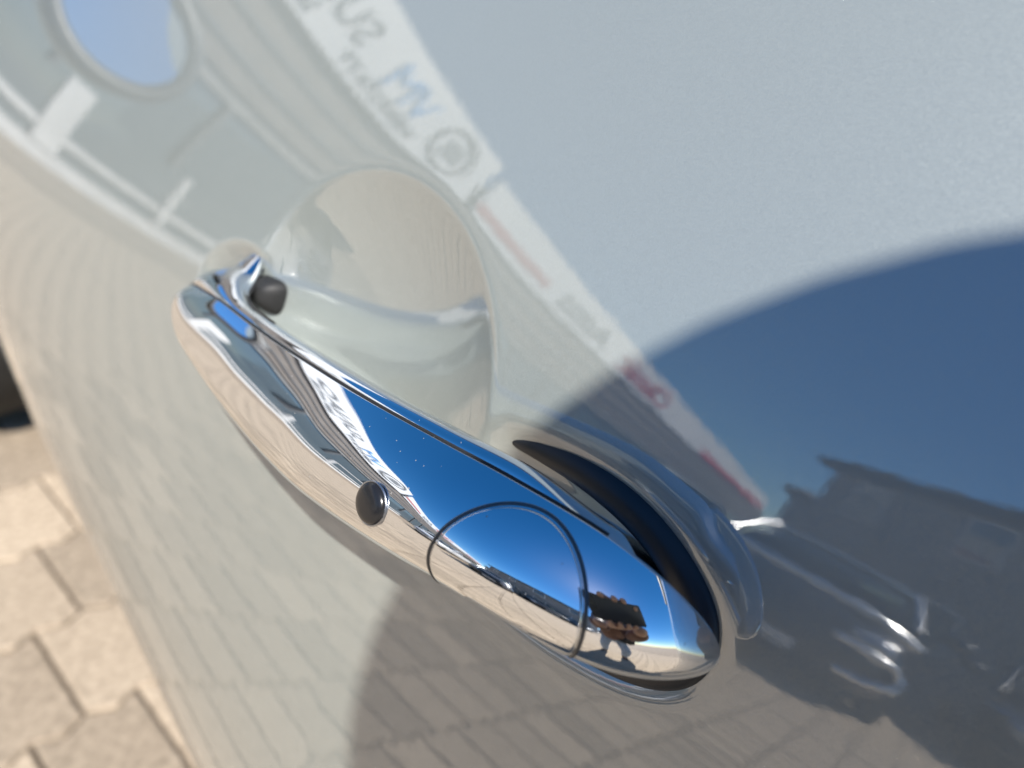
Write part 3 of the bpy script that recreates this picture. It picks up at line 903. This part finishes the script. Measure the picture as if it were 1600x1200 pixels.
# far hall and white vans on the horizon, mirrored in the lock cover
hall = empty('far_hall', (34, -62, 0), R(25))
tag(hall, 'long flat grey hall on the horizon, mirrored in the chrome lock cover', 'building')
box('wall', (0, 0, 3.2), (46, 14, 6.4), mat('hall_grey', (0.22, 0.22, 0.25), 0.8), hall)
box('roof_edge', (0, 0, 6.62), (46.6, 14.6, .42), ROOF, hall)
for i in range(8): box('loading_door', (-20 + i * 5.6, 7.03, 1.9), (3.2, .1, 3.8), CLAD, hall)
for i, wl_ in enumerate(('small white van at the near end of the distant row', 'small white van between two others in the distant row', 'small white van at the far end of the distant row, before the hall')):
    x = 7.0 + i * 11.0; y = -33 - i * 4.0
    e = empty('white_van', (x, y, 0), R((-8, 5, 12)[i]))
    tag(e, wl_, 'van', 'white vans on the horizon')
    loft('body', [rring(yy, ww, .35, zz, 5) for yy, ww, zz in ((0, .75, .95), (-.4, .9, 1.15), (-.9, .95, 1.3), (-1.5, .95, 2.1), (-4.6, .95, 2.15), (-4.8, .9, 2.05))], CARWHITE, e)
    loft('windscreen', [rring(yy, ww, 1.2, zz, 5) for yy, ww, zz in ((-.82, .84, 1.26), (-1.1, .84, 1.66), (-1.4, .85, 1.98))], CARGLASS, e)
    for sx in (-1, 1):
        for yy in (-.9, -3.9):
            wh = new_obj('wheel', lathe('wheel', [(0.0, -0.09), (.3, -.1), (.34, -.06), (.34, .06), (.3, .1), (0, .09)], 16, (0, 0, 0), TYRE), TYRE, e)
            wh.rotation_euler = (0, 0, R(90)); wh.location = (sx * .82, yy, .34)

# ------------------------------------------------------------------ the photographer and the phone
SKIN = mat('skin', (0.33, 0.21, 0.155), 0.5, **{'Subsurface Weight': 0.05})
JACKET = noise_color(mat('brown_jacket', (0.1, 0.04, 0.025), 0.6), 9, (0.07, 0.032, 0.022), (0.13, 0.063, 0.042), bump=0.5, bscale=30, bdist=0.01)
JEANS = noise_color(mat('light_jeans', (0.25, 0.32, 0.42), 0.85), 25, (0.20, 0.27, 0.37), (0.36, 0.43, 0.52))
HAIR = noise_color(mat('dark_hair', (0.02, 0.015, 0.012), 0.5), 60, (0.012, 0.009, 0.007), (0.035, 0.025, 0.018))
SHOE = mat('dark_shoe', (0.02, 0.02, 0.022), 0.6)
BAG = mat('black_bag', (0.01, 0.01, 0.011), 0.6)
def skin_obj(name, pts, edges, rad, material, parent, root=0, sub=2):
    me = bpy.data.meshes.new(name)
    me.from_pydata(pts, edges, [])
    o = new_obj(name, me, material, parent)
    md = o.modifiers.new('skin', 'SKIN'); md.use_smooth_shade = True
    for i, r_ in enumerate(rad):
        sv = me.skin_vertices[0].data[i]
        sv.radius = (r_, r_) if not isinstance(r_, tuple) else r_
        sv.use_root = (i == root)
    sb = o.modifiers.new('sub', 'SUBSURF'); sb.levels = sub; sb.render_levels = sub
    return o

PX, PY = 1.02, -0.92
person = empty('person', (PX, PY, 0))
tag(person, 'person in a brown jacket and light jeans bending forward to photograph the handle', 'person')
PO = Vector((PX, PY, 0))
def rel(l): return [tuple(Vector(p) - PO) for p in l]
HEAD = Vector((0.464, -0.290, 1.398))
J = dict(hip=(1.0, -.88, .98), waist=(.90, -.78, 1.09), chest=(.74, -.61, 1.25), neck=(.575, -.43, 1.34), headb=(.50, -.35, 1.365), head=tuple(HEAD),
         shL=(.76, -.42, 1.30), elL=(.62, -.27, 1.02), wrL=(.335, -.085, 1.025), haL=(.30, -.07, 1.03),
         shR=(.56, -.62, 1.30), elR=(.44, -.47, 1.08), wrR=(.252, -.228, 1.022), haR=(.235, -.205, 1.02),
         hiL=(1.06, -.78, .93), knL=(1.0, -.62, .53), anL=(1.10, -.72, .09), toL=(.98, -.60, .04),
         hiR=(.94, -.97, .93), knR=(.86, -.98, .52), anR=(.98, -1.10, .09), toR=(.84, -.99, .04))
names = list(J); idx = {k: i for i, k in enumerate(names)}
E_ = [('hip', 'waist'), ('waist', 'chest'), ('chest', 'neck'), ('neck', 'headb'), ('headb', 'head'), ('chest', 'shL'), ('shL', 'elL'), ('elL', 'wrL'), ('wrL', 'haL'), ('chest', 'shR'), ('shR', 'elR'), ('elR', 'wrR'), ('wrR', 'haR'), ('hip', 'hiL'), ('hiL', 'knL'), ('knL', 'anL'), ('anL', 'toL'), ('hip', 'hiR'), ('hiR', 'knR'), ('knR', 'anR'), ('anR', 'toR')]
rad = dict(hip=.13, waist=.12, chest=.13, neck=.055, headb=.07, head=.088, shL=.07, elL=.042, wrL=.028, haL=.032, shR=.07, elR=.042, wrR=.028, haR=.032, hiL=.09, knL=.06, anL=.04, toL=.035, hiR=.09, knR=.06, anR=.04, toR=.035)
body = skin_obj('body', rel([J[k] for k in names]), [(idx[a], idx[b_]) for a, b_ in E_], [rad[k] for k in names], SKIN, person)
def sub_skin(name, keys, radd, material, edges, root):
    id2 = {k: i for i, k in enumerate(keys)}
    return skin_obj(name, rel([J[k] for k in keys]), [(id2[a], id2[b_]) for a, b_ in edges], [radd[k] for k in keys], material, person, id2[root])
J['hem'] = (1.03, -.91, .90)
sub_skin('jacket', ['hem', 'waist', 'chest', 'neck', 'shL', 'elL', 'wrL', 'shR', 'elR', 'wrR'], dict(hem=.20, waist=.185, chest=.19, neck=.085, shL=.105, elL=.072, wrL=.05, shR=.105, elR=.072, wrR=.05), JACKET,
         [('hem', 'waist'), ('waist', 'chest'), ('chest', 'neck'), ('chest', 'shL'), ('shL', 'elL'), ('elL', 'wrL'), ('chest', 'shR'), ('shR', 'elR'), ('elR', 'wrR')], 'waist')
sub_skin('jeans', ['hip', 'hiL', 'knL', 'anL', 'hiR', 'knR', 'anR'], dict(hip=.165, hiL=.115, knL=.085, anL=.07, hiR=.115, knR=.085, anR=.07), JEANS,
         [('hip', 'hiL'), ('hiL', 'knL'), ('knL', 'anL'), ('hip', 'hiR'), ('hiR', 'knR'), ('knR', 'anR')], 'hip')
for s_ in 'LR':
    a_ = Vector(J['an' + s_]); t_ = Vector(J['to' + s_])
    skin_obj('shoe', rel([a_ + (a_ - t_) * .25 - Vector((0, 0, .045)), a_ - Vector((0, 0, .04)), t_ - Vector((0, 0, .0)) , t_ + (t_ - a_).normalized() * .06 * Vector((1, 1, 0)).length]), [(0, 1), (1, 2), (2, 3)], [.045, .052, .042, .03], SHOE, person)
fd = (Vector(CAM_POS) - HEAD).normalized()
def hair_fn(P):
    return P
ho = ellipsoid('hair', (0, 0, 0), (.100, .100, .094), HAIR, person, 32, 20)
ho.location = Vector((0.446, -0.2835, 1.4065)) - PO
upv = Vector((0, 0, 1)); sdv = fd.cross(upv).normalized()
for sgn in (-1, 1):
    ellipsoid('eye', (0, 0, 0), (.012,) * 3, BLACKGLOSS, person, 12, 8).location = HEAD + fd * .083 + sdv * sgn * .032 + Vector((0, 0, .005)) - PO
    ellipsoid('ear', (0, 0, 0), (.022, .012, .032), SKIN, person, 12, 8).location = HEAD + sdv * sgn * .09 - PO
ellipsoid('nose', (0, 0, 0), (.016, .016, .024), SKIN, person, 12, 8).location = HEAD + fd * .094 - Vector((0, 0, .025)) - PO
# fingers closing on the phone edges
phc = CAM_POS
phone = empty('phone', tuple(CAM_POS))
tag(phone, 'black mobile phone held up to the handle by the photographer', 'phone')
pm = m.copy(); phone.matrix_world = pm
# lens sits just in front of the slab; slab lies behind the viewpoint
PR0, PR1, PU0, PU1 = 0.003, 0.145, -0.052, 0.022
bm = bmesh.new(); box_into(bm, ((PR0 + PR1) / 2, (PU0 + PU1) / 2, .0085), (PR1 - PR0, PU1 - PU0, .008), 0.0025)
bm_obj('phone_body', bm, mat('phone_black', (0.02, 0.021, 0.024), 0.3), phone)
bm = bmesh.new(); box_into(bm, (0.014, 0.0, .0035), (.020, .034, .0025), 0.001)
bm_obj('camera_bump', bm, BLACKGLOSS, phone)
def finger(base, tip_list, r=0.008):
    pts = [base] + tip_list
    return pts
def cam2w(p): return pm @ Vector(p)
hands = {'haL': [[(.06, .03, .03), (.045, .030, .012), (.040, .018, .002)], [(.085, .034, .03), (.075, .031, .010), (.070, .016, .002)], [(.105, .034, .032), (.100, .031, .010), (.096, .016, .002)], [(.128, .02, .03), (.130, .012, .012), (.122, .002, .002)], [(.08, .01, .03), (.07, .0, .018), (.065, -.01, .0145)]],
         'haR': [[(.05, -.064, .03), (.040, -.060, .012), (.036, -.048, .002)], [(.072, -.066, .03), (.064, -.061, .011), (.060, -.046, .002)], [(.092, -.066, .032), (.088, -.061, .011), (.084, -.047, .002)], [(.112, -.062, .034), (.110, -.058, .012), (.106, -.048, .002)], [(.06, -.045, .03), (.05, -.036, .02), (.045, -.026, .0145)]]}
for hk, chains in hands.items():
    hp = Vector(J[hk])
    pts = [hp]; ed = []; rd = [.026]
    for ch in chains:
        prev = 0
        for q, p in enumerate(ch):
            pts.append(cam2w(p)); ed.append((prev, len(pts) - 1)); prev = len(pts) - 1; rd.append((.0105, .0088, .0072)[q])
    skin_obj('hand', rel(pts), ed, rd, SKIN, person, 0, 1)
# black shoulder bag
bagb = bmesh.new(); box_into(bagb, (0, 0, 0), (.34, .14, .30), .04)
bg_ = bm_obj('shoulder_bag', bagb, BAG, None, True)
bg_.location = (1.02, -.62, 1.02); bg_.rotation_euler = (R(8), R(20), R(40))
tag(bg_, 'black shoulder bag hanging at the side of the person in the brown jacket', 'bag')
